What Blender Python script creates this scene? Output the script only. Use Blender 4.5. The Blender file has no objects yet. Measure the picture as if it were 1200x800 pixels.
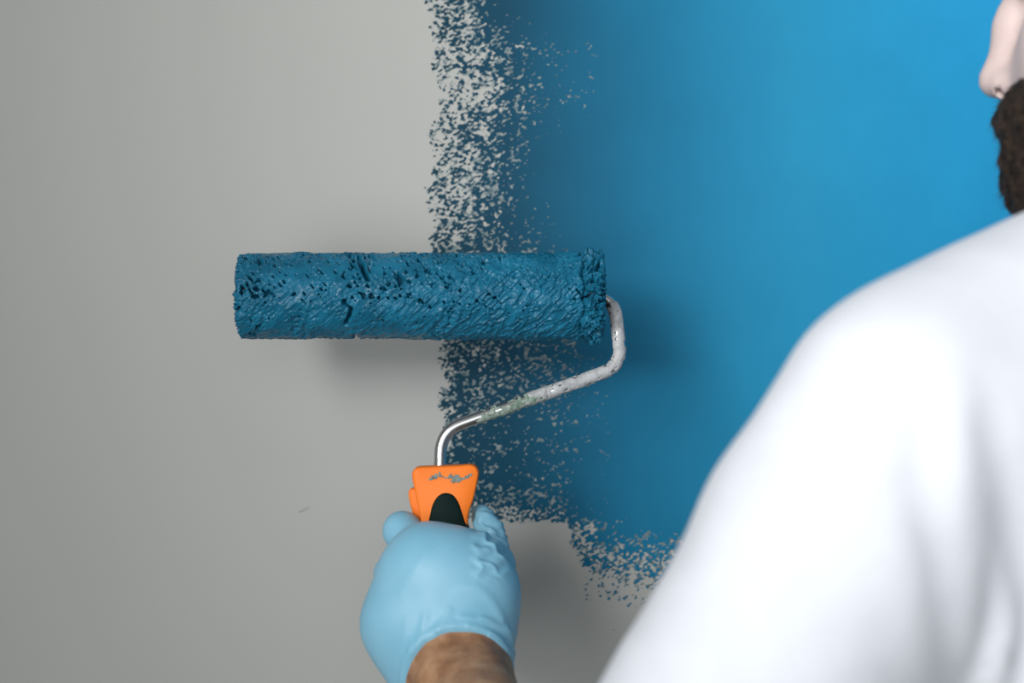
import bpy, math, random
import numpy as np
from mathutils import Vector

# ---------------------------------------------------------------- camera, light, exposure
C = bpy.context.scene.collection
S = bpy.context.scene
FPX = 1667.0                      # focal length in pixels of the 1200 px wide frame
CAMZ = 1.5
WALL_Y = 1.062


def px(x, y, Y):
    """world point seen at picture position (x, y) at distance Y from the camera"""
    return np.array([(x - 600) / FPX * Y, Y, CAMZ - (y - 400) / FPX * Y])


cam_d = bpy.data.cameras.new('camera')
cam = bpy.data.objects.new('camera', cam_d)
C.objects.link(cam)
cam.location = (0, 0, CAMZ)
cam.rotation_euler = (math.radians(90), 0, 0)
cam_d.sensor_width = 36
cam_d.lens = FPX / 1200 * 36
cam_d.clip_start = 0.05
cam_d.dof.use_dof = True
cam_d.dof.focus_distance = 0.955
cam_d.dof.aperture_fstop = 4.0
S.camera = cam

S.view_settings.view_transform = 'Standard'
S.view_settings.look = 'None'
S.view_settings.gamma = 1
S.view_settings.use_curve_mapping = False
S.view_settings.exposure = 0.0

world = bpy.data.worlds.new('world')
S.world = world
world.use_nodes = True
bg = world.node_tree.nodes['Background']
bg.inputs[0].default_value = (0.93, 0.97, 1.0, 1)
bg.inputs[1].default_value = 0.235


def area_light(name, loc, target, sx, sy, power, col):
    d = bpy.data.lights.new(name, 'AREA')
    d.shape = 'RECTANGLE'
    d.size = sx
    d.size_y = sy
    d.energy = power
    d.color = col
    o = bpy.data.objects.new(name, d)
    C.objects.link(o)
    o.location = loc
    o.rotation_euler = (Vector(target) - Vector(loc)).to_track_quat('-Z', 'Y').to_euler()
    return o


key = area_light('window_light', (-0.6, -0.9, 2.15), (1.10, 1.06, 1.65), 1.35, 0.9, 9.8, (1.0, 0.985, 0.965))
key.data.spread = math.radians(57)
fill = area_light('fill_light', (0.5, -1.4, 1.8), (0.9, 1.06, 1.6), 1.8, 1.4, 3.6, (0.94, 0.975, 1.0))  # soft fill added behind the camera to raise the right side
fill.data.spread = math.radians(80)
low = area_light('low_fill_light', (-0.9, -1.3, 1.0), (0.4, 1.06, 1.4), 1.4, 1.0, 4.2, (0.96, 0.98, 1.0))  # unseen fill added low on the left to lighten the hand shadow
low.data.spread = math.radians(90)

# ---------------------------------------------------------------- materials
def new_mat(name):
    m = bpy.data.materials.new(name)
    m.use_nodes = True
    nt = m.node_tree
    return m, nt, nt.nodes['Principled BSDF']


def noise_node(nt, scale, detail=3.0, rough=0.5, coord='Object', dist=0.0):
    tc = nt.nodes.new('ShaderNodeTexCoord')
    n = nt.nodes.new('ShaderNodeTexNoise')
    n.inputs['Scale'].default_value = scale
    n.inputs['Detail'].default_value = detail
    n.inputs['Roughness'].default_value = rough
    n.inputs['Distortion'].default_value = dist
    nt.links.new(tc.outputs[coord], n.inputs['Vector'])
    return n


def ramp(nt, src, stops):
    r = nt.nodes.new('ShaderNodeValToRGB')
    el = r.color_ramp.elements
    while len(el) < len(stops):
        el.new(0.5)
    for e, (p, c) in zip(el, stops):
        e.position = p
        e.color = (*c, 1) if len(c) == 3 else c
    nt.links.new(src, r.inputs[0])
    return r


def bump(nt, bsdf, src, strength, dist):
    b = nt.nodes.new('ShaderNodeBump')
    b.inputs['Strength'].default_value = strength
    b.inputs['Distance'].default_value = dist
    nt.links.new(src, b.inputs['Height'])
    nt.links.new(b.outputs[0], bsdf.inputs['Normal'])
    return b


def simple(name, c1, c2=None, scale=40, rough=0.5, bscale=None, bstr=0.2, bdist=0.001, metal=0.0, spec=0.5, lo=0.35, hi=0.65, sss=0):
    m, nt, b = new_mat(name)
    c2 = c2 or c1
    n = noise_node(nt, scale, 4)
    r = ramp(nt, n.outputs[0], [(lo, c1), (hi, c2)])
    nt.links.new(r.outputs[0], b.inputs['Base Color'])
    b.inputs['Roughness'].default_value = rough
    b.inputs['Metallic'].default_value = metal
    b.inputs['Specular IOR Level'].default_value = spec
    if bscale:
        bump(nt, b, noise_node(nt, bscale, 3).outputs[0], bstr, bdist)
    if sss:
        b.inputs['Subsurface Weight'].default_value = sss
        b.inputs['Subsurface Radius'].default_value = (0.008, 0.004, 0.002)
        b.inputs['Subsurface Scale'].default_value = 0.5
    return m


M = {}
# grey wall paint with a small scuff
m, nt, b = new_mat('grey_wall_paint')
n = noise_node(nt, 2.2, 4, 0.6)
r = ramp(nt, n.outputs[0], [(0.3, (0.44, 0.448, 0.425)), (0.7, (0.468, 0.474, 0.450))])
nt.links.new(r.outputs[0], b.inputs['Base Color'])
b.inputs['Roughness'].default_value = 0.62
b.inputs['Specular IOR Level'].default_value = 0.3
bump(nt, b, noise_node(nt, 260, 2).outputs[0], 0.06, 0.0006)
M['wall'] = m

# blue wall paint: wet dark band, deepened to paint in roller shadow, dried lighter beyond
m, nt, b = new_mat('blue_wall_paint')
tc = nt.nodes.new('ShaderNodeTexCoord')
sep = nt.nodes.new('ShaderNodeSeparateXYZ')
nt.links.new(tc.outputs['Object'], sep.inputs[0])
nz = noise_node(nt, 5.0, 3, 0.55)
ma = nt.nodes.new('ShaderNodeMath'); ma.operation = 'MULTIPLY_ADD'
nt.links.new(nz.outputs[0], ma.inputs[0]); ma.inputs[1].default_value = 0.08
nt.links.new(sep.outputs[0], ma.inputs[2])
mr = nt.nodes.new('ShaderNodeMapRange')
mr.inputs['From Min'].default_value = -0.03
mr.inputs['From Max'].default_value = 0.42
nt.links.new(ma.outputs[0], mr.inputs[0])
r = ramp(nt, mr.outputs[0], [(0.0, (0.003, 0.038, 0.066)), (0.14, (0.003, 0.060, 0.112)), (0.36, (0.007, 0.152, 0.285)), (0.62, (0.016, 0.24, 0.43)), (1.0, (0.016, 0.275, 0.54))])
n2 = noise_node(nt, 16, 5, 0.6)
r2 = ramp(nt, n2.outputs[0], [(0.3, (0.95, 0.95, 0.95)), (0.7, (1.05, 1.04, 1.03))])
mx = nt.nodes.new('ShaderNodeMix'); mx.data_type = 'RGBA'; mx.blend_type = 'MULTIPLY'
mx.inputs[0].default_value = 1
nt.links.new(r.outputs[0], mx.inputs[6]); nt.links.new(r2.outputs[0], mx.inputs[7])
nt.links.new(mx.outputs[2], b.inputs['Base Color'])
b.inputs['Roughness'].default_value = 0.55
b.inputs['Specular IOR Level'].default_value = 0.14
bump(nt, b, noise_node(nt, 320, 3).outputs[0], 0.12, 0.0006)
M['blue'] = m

M['film'] = simple('thin_blue_grey_paint', (0.075, 0.135, 0.155), (0.25, 0.30, 0.30), 210, 0.55, lo=0.38, hi=0.62)
M['scuff'] = simple('scuff_mark', (0.30, 0.31, 0.29), (0.36, 0.37, 0.35), 300, 0.6)
M['nap'] = simple('wet_blue_paint_on_nap', (0.006, 0.102, 0.180), (0.012, 0.152, 0.260), 60, 0.24, 900, 0.25, 0.0005, spec=0.22)
M['nap_dark'] = simple('soaked_nap_fibre', (0.012, 0.08, 0.14), (0.02, 0.13, 0.22), 200, 0.45)
M['plastic_dark'] = simple('black_plastic', (0.012, 0.013, 0.014), None, 40, 0.4)
M['steel'] = simple('zinc_plated_steel', (0.50, 0.50, 0.50), (0.66, 0.66, 0.65), 60, 0.26, 300, 0.1, 0.0003, metal=1.0)
M['crust'] = simple('dried_white_paint', (0.27, 0.28, 0.29), (0.43, 0.44, 0.45), 160, 0.5, 500, 0.5, 0.0006, lo=0.3, hi=0.55)
M['crust_green'] = simple('dried_green_paint', (0.10, 0.17, 0.13), (0.32, 0.38, 0.33), 300, 0.5, 500, 0.5, 0.0006)
M['crust_dark'] = simple('dried_dark_paint', (0.02, 0.03, 0.03), (0.07, 0.08, 0.08), 300, 0.5)
M['orange'] = simple('orange_plastic', (0.90, 0.195, 0.018), (0.95, 0.22, 0.024), 30, 0.45, 600, 0.05, 0.0003, spec=0.2)
M['rubber'] = simple('dark_green_soft_grip', (0.004, 0.014, 0.013), (0.006, 0.019, 0.017), 80, 0.6, 700, 0.1, 0.0004, spec=0.08)
M['smear'] = simple('grey_green_paint_speck', (0.09, 0.13, 0.11), (0.20, 0.27, 0.25), 500, 0.55)
M['glove'] = simple('blue_nitrile_glove', (0.205, 0.475, 0.635), (0.235, 0.505, 0.665), 40, 0.42, 500, 0.08, 0.0005, spec=0.4)
M['shirt'] = simple('white_cotton', (0.605, 0.63, 0.685), (0.63, 0.655, 0.71), 60, 0.85, 1500, 0.15, 0.0005, spec=0.15)
M['trousers'] = simple('navy_work_cloth', (0.03, 0.04, 0.06), (0.04, 0.05, 0.08), 60, 0.8, 1200, 0.2, 0.0005)
M['shoe'] = simple('brown_leather', (0.06, 0.03, 0.02), (0.08, 0.045, 0.03), 30, 0.5)
M['hair'] = simple('dark_brown_hair', (0.008, 0.006, 0.005), (0.035, 0.022, 0.015), 180, 0.6, 500, 0.8, 0.002, spec=0.2)
M['eye'] = simple('eye_white', (0.75, 0.73, 0.70), None, 20, 0.2)
M['iris'] = simple('brown_iris', (0.05, 0.025, 0.012), None, 20, 0.2)
M['lip'] = simple('lip', (0.42, 0.19, 0.16), None, 20, 0.45)
M['wood'] = simple('floor_boards_finish', (0.30, 0.22, 0.15), (0.38, 0.29, 0.20), 8, 0.45)
M['white_trim'] = simple('white_trim_paint', (0.75, 0.75, 0.73), None, 10, 0.4)

# skin: pale face, tanned mottled forearm (a property of the skin, by place on the body)
m, nt, b = new_mat('skin')
at = nt.nodes.new('ShaderNodeAttribute'); at.attribute_name = 'tan'
n = noise_node(nt, 55, 5, 0.6)
ra = ramp(nt, n.outputs[0], [(0.3, (0.49, 0.39, 0.375)), (0.7, (0.56, 0.45, 0.43))])
rb = ramp(nt, n.outputs[0], [(0.32, (0.21, 0.095, 0.045)), (0.50, (0.34, 0.175, 0.088)), (0.70, (0.48, 0.28, 0.155))])
mx = nt.nodes.new('ShaderNodeMix'); mx.data_type = 'RGBA'
nt.links.new(at.outputs['Fac'], mx.inputs[0])
nt.links.new(ra.outputs[0], mx.inputs[6]); nt.links.new(rb.outputs[0], mx.inputs[7])
nt.links.new(mx.outputs[2], b.inputs['Base Color'])
b.inputs['Roughness'].default_value = 0.5
b.inputs['Subsurface Weight'].default_value = 0.04
b.inputs['Subsurface Radius'].default_value = (0.008, 0.004, 0.002)
b.inputs['Subsurface Scale'].default_value = 0.5
bump(nt, b, noise_node(nt, 420, 4).outputs[0], 0.15, 0.0008)
M['skin'] = m


# ---------------------------------------------------------------- mesh helpers
def obj(name, verts, faces, mat, parent=None, smooth=True, origin=None, label=None, kind=None, cat=None):
    """links one mesh object; verts are world coordinates"""
    me = bpy.data.meshes.new(name)
    v = np.asarray(verts, dtype=np.float64).reshape(-1, 3)
    par = np.array(parent.location) if parent is not None else np.zeros(3)
    org = np.array(origin) if origin is not None else (par if parent is not None else np.zeros(3))
    v = v - org
    if isinstance(faces, np.ndarray):
        k = faces.shape[1]
        nf = len(faces)
        me.vertices.add(len(v)); me.vertices.foreach_set('co', v.ravel())
        me.loops.add(nf * k); me.loops.foreach_set('vertex_index', faces.astype(np.int32).ravel())
        me.polygons.add(nf)
        me.polygons.foreach_set('loop_start', np.arange(0, nf * k, k, dtype=np.int32))
        me.update(calc_edges=True)
        me.validate()
    else:
        me.from_pydata(v.tolist(), [], [list(map(int, f)) for f in faces])
        me.update()
    me.polygons.foreach_set('use_smooth', [smooth] * len(me.polygons))
    me.materials.append(mat)
    o = bpy.data.objects.new(name, me)
    C.objects.link(o)
    if parent is not None:
        o.parent = parent
        o.location = org - par
    else:
        o.location = org
    if label: o['label'] = label
    if kind: o['kind'] = kind
    if cat: o['category'] = cat
    return o


def empty(name, loc, label, cat):
    o = bpy.data.objects.new(name, None)
    o.empty_display_size = 0.05
    C.objects.link(o)
    o.location = loc
    o['label'] = label
    o['category'] = cat
    return o


def box(a, b):
    x0, y0, z0 = a; x1, y1, z1 = b
    v = [(x0, y0, z0), (x1, y0, z0), (x1, y1, z0), (x0, y1, z0), (x0, y0, z1), (x1, y0, z1), (x1, y1, z1), (x0, y1, z1)]
    f = [(0, 3, 2, 1), (4, 5, 6, 7), (0, 1, 5, 4), (1, 2, 6, 5), (2, 3, 7, 6), (3, 0, 4, 7)]
    return v, f


rng = np.random.RandomState(7)
_T2 = rng.rand(8, 256, 256)
_T3 = rng.rand(64, 64, 64)


def noise2(x, y, s=0, perx=256, pery=256):
    t = _T2[s % 8]
    xi = np.floor(x).astype(int); yi = np.floor(y).astype(int)
    fx = x - xi; fy = y - yi
    fx = fx * fx * fx * (fx * (fx * 6 - 15) + 10); fy = fy * fy * fy * (fy * (fy * 6 - 15) + 10)
    x0 = xi % perx; x1 = (xi + 1) % perx; y0 = yi % pery; y1 = (yi + 1) % pery
    return (t[x0, y0] * (1 - fx) + t[x1, y0] * fx) * (1 - fy) + (t[x0, y1] * (1 - fx) + t[x1, y1] * fx) * fy


def noise3(P):
    i = np.floor(P).astype(int); f = P - i
    f = f * f * (3 - 2 * f)
    a = i % 64; b_ = (i + 1) % 64
    x0, y0, z0 = a[..., 0], a[..., 1], a[..., 2]; x1, y1, z1 = b_[..., 0], b_[..., 1], b_[..., 2]
    fx, fy, fz = f[..., 0], f[..., 1], f[..., 2]
    c00 = _T3[x0, y0, z0] * (1 - fx) + _T3[x1, y0, z0] * fx
    c10 = _T3[x0, y1, z0] * (1 - fx) + _T3[x1, y1, z0] * fx
    c01 = _T3[x0, y0, z1] * (1 - fx) + _T3[x1, y0, z1] * fx
    c11 = _T3[x0, y1, z1] * (1 - fx) + _T3[x1, y1, z1] * fx
    return (c00 * (1 - fy) + c10 * fy) * (1 - fz) + (c01 * (1 - fy) + c11 * fy) * fz


def sstep(a, b, x):
    t = np.clip((x - a) / (b - a), 0, 1)
    return t * t * (3 - 2 * t)


# ---------------------------------------------------------------- signed distance modelling
class Field:
    def __init__(self, xs, ys, zs):
        self.ax = [np.asarray(a, float) for a in (xs, ys, zs)]
        self.F = np.full([len(a) for a in self.ax], 0.5)

    def _sl(self, lo, hi, m):
        s = []
        for a, l, h in zip(self.ax, lo, hi):
            i0 = max(0, np.searchsorted(a, l - m)); i1 = min(len(a), np.searchsorted(a, h + m) + 1)
            s.append(slice(i0, max(i0, i1)))
        return tuple(s)

    def _grid(self, s):
        return np.stack(np.meshgrid(self.ax[0][s[0]], self.ax[1][s[1]], self.ax[2][s[2]], indexing='ij'), -1)

    def put(self, fn, lo, hi, k, mode='add', m=None):
        s = self._sl(lo, hi, m if m is not None else max(3 * k, 0.02))
        P = self._grid(s)
        if P.size == 0:
            return
        d = fn(P)
        a = self.F[s]
        if mode == 'sub':
            d = -d
            h = np.clip(0.5 - 0.5 * (d - a) / k, 0, 1)
            self.F[s] = a * h + d * (1 - h) + k * h * (1 - h)
        else:
            h = np.clip(0.5 + 0.5 * (d - a) / k, 0, 1)
            self.F[s] = d * (1 - h) + a * h - k * h * (1 - h)

    def cap(self, a, b, ra, rb, k=0.01, mode='add', flat=None):
        """tapered capsule; flat = (axis vector, scale) squashes it across that axis"""
        a = np.asarray(a, float); b = np.asarray(b, float)
        R = max(ra, rb)

        def fn(P):
            ab = b - a
            pa = P - a
            h = np.clip((pa @ ab) / (ab @ ab), 0, 1)
            q = pa - h[..., None] * ab
            if flat is not None:
                n = np.asarray(flat[0], float); n = n / np.linalg.norm(n)
                c = q @ n
                q = q + (c * (1 / flat[1] - 1))[..., None] * n
            return np.linalg.norm(q, axis=-1) - (ra + (rb - ra) * h)
        self.put(fn, np.minimum(a, b) - R, np.maximum(a, b) + R, k, mode)

    def ell(self, c, r, k=0.01, mode='add', basis=None):
        c = np.asarray(c, float); r = np.asarray(r, float)

        def fn(P):
            q = P - c
            if basis is not None:
                q = q @ np.asarray(basis, float).T
            k0 = np.linalg.norm(q / r, axis=-1); k1 = np.linalg.norm(q / (r * r), axis=-1)
            return k0 * (k0 - 1) / np.maximum(k1, 1e-9)
        R = r.max()
        self.put(fn, c - R, c + R, k, mode)

    def cut(self, p, n, k=0.002):
        """keeps the side of the plane opposite to n"""
        n = np.asarray(n, float); n = n / np.linalg.norm(n)
        P = self._grid((slice(None),) * 3)
        d = (P - np.asarray(p)) @ n
        h = np.clip(0.5 - 0.5 * (d - self.F) / -k, 0, 1) if False else None
        self.F = np.maximum(self.F, d)

    def mesh(self):
        F = self.F
        ax = self.ax
        ins = F < 0
        cs = np.zeros([n - 1 for n in F.shape], np.uint8)
        for i in (0, 1):
            for j in (0, 1):
                for k in (0, 1):
                    cs += ins[i:F.shape[0] - 1 + i, j:F.shape[1] - 1 + j, k:F.shape[2] - 1 + k]
        act = (cs > 0) & (cs < 8)
        idx = np.full(act.shape, -1, np.int64)
        I, J, K = np.nonzero(act)
        idx[I, J, K] = np.arange(len(I))
        acc = np.zeros((len(I), 3)); cnt = np.zeros(len(I))
        cor = [(i, j, k) for i in (0, 1) for j in (0, 1) for k in (0, 1)]
        for p in cor:
            for d in range(3):
                if p[d] == 1:
                    continue
                q = list(p); q[d] = 1
                fa = F[I + p[0], J + p[1], K + p[2]]; fb = F[I + q[0], J + q[1], K + q[2]]
                mk = (fa < 0) != (fb < 0)
                t = np.where(mk, fa / np.where(mk, fa - fb, 1), 0)
                A = np.stack([ax[0][I + p[0]], ax[1][J + p[1]], ax[2][K + p[2]]], -1)
                B = np.stack([ax[0][I + q[0]], ax[1][J + q[1]], ax[2][K + q[2]]], -1)
                acc += np.where(mk[:, None], A + (B - A) * t[:, None], 0)
                cnt += mk
        V = acc / cnt[:, None]
        faces = []
        for d in range(3):
            e, f = [(1, 2), (2, 0), (0, 1)][d]
            a = ins; sh = list(F.shape)
            s0 = [slice(None)] * 3; s1 = [slice(None)] * 3
            s0[d] = slice(0, -1); s1[d] = slice(1, None)
            A = a[tuple(s0)]; B = a[tuple(s1)]
            X = np.argwhere(A != B)
            ok = (X[:, e] > 0) & (X[:, f] > 0) & (X[:, e] < sh[e] - 1) & (X[:, f] < sh[f] - 1)
            X = X[ok]
            sgn = A[X[:, 0], X[:, 1], X[:, 2]]
            q = []
            for (u, w) in ((0, 0), (-1, 0), (-1, -1), (0, -1)):
                Y = X.copy(); Y[:, e] += u; Y[:, f] += w
                q.append(idx[Y[:, 0], Y[:, 1], Y[:, 2]])
            q = np.stack(q, -1)
            q = np.where(sgn[:, None], q, q[:, ::-1])
            faces.append(q)
        faces = np.concatenate(faces)
        return V, faces


def rel(V, Fc, it=2, lam=0.5):
    """a little Laplacian smoothing"""
    n = len(V)
    e = np.concatenate([Fc[:, [0, 1]], Fc[:, [1, 2]], Fc[:, [2, 3]], Fc[:, [3, 0]]])
    for _ in range(it):
        s = np.zeros_like(V); c = np.zeros(n)
        for a, b_ in ((0, 1), (1, 0)):
            for d in range(3):
                s[:, d] += np.bincount(e[:, a], V[e[:, b_], d], n)
            c += np.bincount(e[:, a], minlength=n)
        V = V + lam * (s / np.maximum(c, 1)[:, None] - V)
    return V


def vnormals(V, Fc):
    a = V[Fc[:, 2]] - V[Fc[:, 0]]; b_ = V[Fc[:, 3]] - V[Fc[:, 1]]
    fn = np.cross(a, b_)
    N = np.zeros_like(V)
    for k in range(4):
        for d in range(3):
            N[:, d] += np.bincount(Fc[:, k], fn[:, d], len(V))
    return N / np.maximum(np.linalg.norm(N, axis=1), 1e-12)[:, None]


# ---------------------------------------------------------------- marching squares for paint marks
def marching(F, X, Y, block=8):
    """F > 0 is filled. Returns 2D polygons (tri/quad/.. fans as triangles+quads) and boundary segments."""
    nx, ny = F.shape
    a, b_, c, d = F[:-1, :-1], F[1:, :-1], F[1:, 1:], F[:-1, 1:]
    case = (a > 0) * 1 + (b_ > 0) * 2 + (c > 0) * 4 + (d > 0) * 8
    quads = []
    # merge full blocks
    full = case == 15
    bx, by = full.shape[0] // block, full.shape[1] // block
    fb = full[:bx * block, :by * block].reshape(bx, block, by, block).all(axis=(1, 3))
    BI, BJ = np.nonzero(fb)
    quads.append(np.stack([np.stack([X[BI * block], Y[BJ * block]], -1), np.stack([X[(BI + 1) * block], Y[BJ * block]], -1),
                           np.stack([X[(BI + 1) * block], Y[(BJ + 1) * block]], -1), np.stack([X[BI * block], Y[(BJ + 1) * block]], -1)], 1))
    mask = np.zeros_like(full)
    mask[:bx * block, :by * block] = np.repeat(np.repeat(fb, block, 0), block, 1)
    case = np.where(mask, 0, case)
    tris = []; segs = []
    T = {1: [0, 4, 7], 2: [1, 5, 4], 4: [2, 6, 5], 8: [3, 7, 6], 3: [0, 1, 5, 7], 6: [1, 2, 6, 4], 12: [2, 3, 7, 5], 9: [3, 0, 4, 6],
         7: [0, 1, 2, 6, 7], 14: [1, 2, 3, 7, 4], 13: [2, 3, 0, 4, 5], 11: [3, 0, 1, 5, 6], 15: [0, 1, 2, 3], 5: [0, 4, 5, 2, 6, 7], 10: [1, 5, 6, 3, 7, 4]}
    for cs, poly in T.items():
        I, J = np.nonzero(case == cs)
        if len(I) == 0:
            continue
        f = [F[I, J], F[I + 1, J], F[I + 1, J + 1], F[I, J + 1]]
        P = [np.stack([X[I], Y[J]], -1), np.stack([X[I + 1], Y[J]], -1), np.stack([X[I + 1], Y[J + 1]], -1), np.stack([X[I], Y[J + 1]], -1)]
        for (u, w) in ((0, 1), (1, 2), (2, 3), (3, 0)):
            den = f[u] - f[w]
            t = np.clip(f[u] / np.where(np.abs(den) < 1e-12, 1e-12, den), 0, 1)
            P.append(P[u] + (P[w] - P[u]) * t[:, None])
        for k in range(1, len(poly) - 1):
            tris.append(np.stack([P[poly[0]], P[poly[k]], P[poly[k + 1]]], 1))
        for k in range(len(poly)):
            u, w = poly[k], poly[(k + 1) % len(poly)]
            if u > 3 and w > 3:
                segs.append(np.stack([P[u], P[w]], 1))
    q = np.concatenate(quads) if quads else np.zeros((0, 4, 2))
    t = np.concatenate(tris) if tris else np.zeros((0, 3, 2))
    s = np.concatenate(segs) if segs else np.zeros((0, 2, 2))
    return q, t, s


def relief(name, q, t, s, place, depth, base, mat, parent, **kw):
    """turns marching output into a thin raised coat; place(P2, d) maps to 3D at height d over the surface"""
    V = []; L = []; ls = []
    n = 0
    for arr in (q, t):
        k = arr.shape[1]
        V.append(place(arr.reshape(-1, 2), depth)); L.append(np.arange(n, n + len(arr) * k)); ls += [k] * len(arr)
        n += len(arr) * k
    if len(s):
        top = place(s.reshape(-1, 2), depth).reshape(-1, 2, 3); bot = place(s.reshape(-1, 2), base).reshape(-1, 2, 3)
        sk = np.stack([top[:, 0], bot[:, 0], bot[:, 1], top[:, 1]], 1)
        V.append(sk.reshape(-1, 3)); L.append(np.arange(n, n + len(sk) * 4)); ls += [4] * len(sk)
    V = np.concatenate(V); L = np.concatenate(L).astype(np.int32); ls = np.array(ls, np.int32)
    me = bpy.data.meshes.new(name)
    org = np.array(parent.location)
    me.vertices.add(len(V)); me.vertices.foreach_set('co', (V - org).ravel())
    me.loops.add(len(L)); me.loops.foreach_set('vertex_index', L)
    me.polygons.add(len(ls)); me.polygons.foreach_set('loop_start', np.concatenate([[0], np.cumsum(ls)[:-1]]).astype(np.int32))
    me.update(calc_edges=True)
    me.materials.append(mat)
    o = bpy.data.objects.new(name, me); C.objects.link(o); o.parent = parent
    for k_, v_ in kw.items():
        o[k_] = v_
    return o


# ---------------------------------------------------------------- the setting
v, f = box((-3.2, WALL_Y, 0), (3.0, WALL_Y + 0.12, 2.7))
wall = obj('wall_back', v, f, M['wall'], smooth=False, kind='structure', label='plain grey wall half rolled over with fresh blue paint')
v, f = box((-3.2, -2.4, -0.1), (3.0, WALL_Y + 0.12, 0))
obj('floor', v, f, M['wood'], smooth=False, kind='structure')
v, f = box((-3.2, WALL_Y - 0.016, 0), (3.0, WALL_Y, 0.09))
obj('baseboard_back', v, f, M['white_trim'], smooth=False, kind='structure')

# the blue coat: a thin raised layer whose rolled edge breaks up into flecks
KW = WALL_Y / FPX                       # metres on the wall per picture pixel of the photograph
step = 0.52


def lerp_tab(y, tab):
    return np.interp(y, [a for a, _ in tab], [b_ for _, b_ in tab])


def coverage(X, Y):
    """share of the wall covered, X and Y in wall millimetre-like units (photograph pixels on the wall)"""
    wob = (noise2(X / 40, Y / 26, 3) - 0.5) * 22 + (noise2(X / 13, Y / 11, 4) - 0.5) * 10
    d = X - lerp_tab(Y, [(-1480, 500), (0, 502), (60, 504), (120, 514), (180, 506), (300, 510), (400, 522), (500, 518), (620, 520)])
    dw = d + wob * 0.5
    top = np.interp(dw, [-8, 2, 20, 45, 65, 85, 120, 160, 200], [0, .22, .38, .47, .62, .86, .965, .99, 1.01])
    top1 = np.interp(dw, [-8, 2, 20, 48, 62, 76, 110, 160], [0, .2, .36, .42, .75, .95, .985, 1.01])
    haze = np.interp(dw, [-8, 0, 25, 60, 80, 110, 150, 185, 205], [0, .16, .30, .44, .66, .84, .95, .985, 1.01])
    mid = np.interp(dw, [-6, 3, 14, 50, 100, 140, 175, 215], [0, .45, .70, .74, .76, .86, .965, 1.01])
    low = np.interp(dw, [-6, 3, 14, 40, 60, 120, 180, 225], [0, .45, .74, .82, .91, .93, .965, 1.01])
    wy = Y + (noise2(X / 60, Y / 40, 5) - 0.5) * 30
    a1 = sstep(30, 70, wy) * (1 - sstep(120, 160, wy))        # misty band
    a0 = 1 - sstep(20, 60, wy)
    c = top * (1 - a1) + haze * a1
    c = c * (1 - a0) + top1 * a0
    m1 = sstep(250, 330, wy)
    c = c * (1 - m1) + mid * m1
    m2 = sstep(455, 505, wy)
    c = c * (1 - m2) + low * m2
    # lower border: y about 605 up to x 665, then a step down to y 665, thin stipple down to 712
    yb = np.interp(X, [500, 560, 610, 655, 672, 684], [592, 602, 608, 612, 640, 668]) + wob * 0.35
    yb = np.where(X > 684, 668 + wob * 0.15, yb)
    e = yb - Y
    edge = np.interp(e, [-10, -2, 8, 28, 48, 70], [0, .25, .60, .80, .93, 1.01])
    c = np.minimum(c, edge)
    # left side of the lower step, open stipple around x 665..705
    sx = X - 668 + wob * 0.4
    st = np.interp(sx, [-8, 2, 18, 34, 60, 95], [0, .30, .48, .66, .88, 1.01])
    c = np.where(Y > 598, np.minimum(c, st + (1 - sstep(598, 616, Y)) * 1.0), c)
    # scattered bare flecks around (700..800, 620..665)
    g = np.exp(-(((X - 765) / 75) ** 2 + ((Y - 643) / 17) ** 2))
    g = g + 0.8 * np.exp(-(((X - 720) / 35) ** 2 + ((Y - 655) / 14) ** 2))
    c = c - 0.20 * g
    # thin last pass below
    low2 = np.interp(Y, [655, 668, 690, 702, 714], [.0, .50, .42, .38, .05])
    lim = np.interp(X, [680, 700, 780, 1400], [0, .85, 1.0, 1.0]) * (1 - 0.7 * np.exp(-((Y - 700) / 9) ** 2 * 0))
    c = np.maximum(c, low2 * lim * (Y > 655))
    # the odd bare speck deeper inside
    g2 = np.exp(-(((X - 672) / 30) ** 2 + ((Y - 90) / 40) ** 2)) * 0.035 + np.exp(-(((X - 660) / 40) ** 2 + ((Y - 520) / 60) ** 2)) * 0.04
    return c - g2


def fleck(X, Y):
    out = 0; tot = 0
    for (wl, st, ang, w, s) in ((2.3, 1.7, 28, 1.0, 0), (1.35, 1.8, 40, 0.60, 1), (12.0, 1.3, -50, 0.28, 2), (2.6, 2.4, -34, 0.60, 6)):
        a = math.radians(ang)
        u = (X * math.cos(a) - Y * math.sin(a)) / (wl * st)
        w_ = (X * math.sin(a) + Y * math.cos(a)) / wl
        out = out + w * (noise2(u + 57, w_ + 31, s) - 0.5); tot += w * w
    v_ = out / math.sqrt(tot) / 0.23
    # normal-like -> uniform
    return 0.5 * (1 + np.tanh(0.8 * v_ * 1.0))


# detailed zone, then plain sheets beyond it
gx = np.arange(478, 862, step); gy = np.arange(-110, 740, step)
GX, GY = np.meshgrid(gx, gy, indexing='ij')
F = coverage(GX, GY) - fleck(GX, GY)
hatch = (GX < 486)
F = np.where(hatch, -1, F)
q, t, s = marching(F, gx, gy)
gx2 = np.arange(gx[-1], 5250, 2.6); gy2 = np.arange(560, 740, 2.0)
GX2, GY2 = np.meshgrid(gx2, gy2, indexing='ij')
q2, t2, s2 = marching(coverage(GX2, GY2) - fleck(GX2, GY2), gx2, gy2)
gx3 = np.arange(478, 862, 3.2); gy3 = np.arange(-1480, gy[0] + 1, 3.2); gy3[-1] = gy[0]
GX3, GY3 = np.meshgrid(gx3, gy3, indexing='ij')
q3, t3, s3 = marching(np.where(GX3 < 486, -1, coverage(GX3, GY3) - fleck(GX3, GY3)), gx3, gy3)


def rect(x0, y0, x1, y1):
    return np.array([[(x0, y0), (x1, y0), (x1, y1), (x0, y1)]], float)


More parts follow.
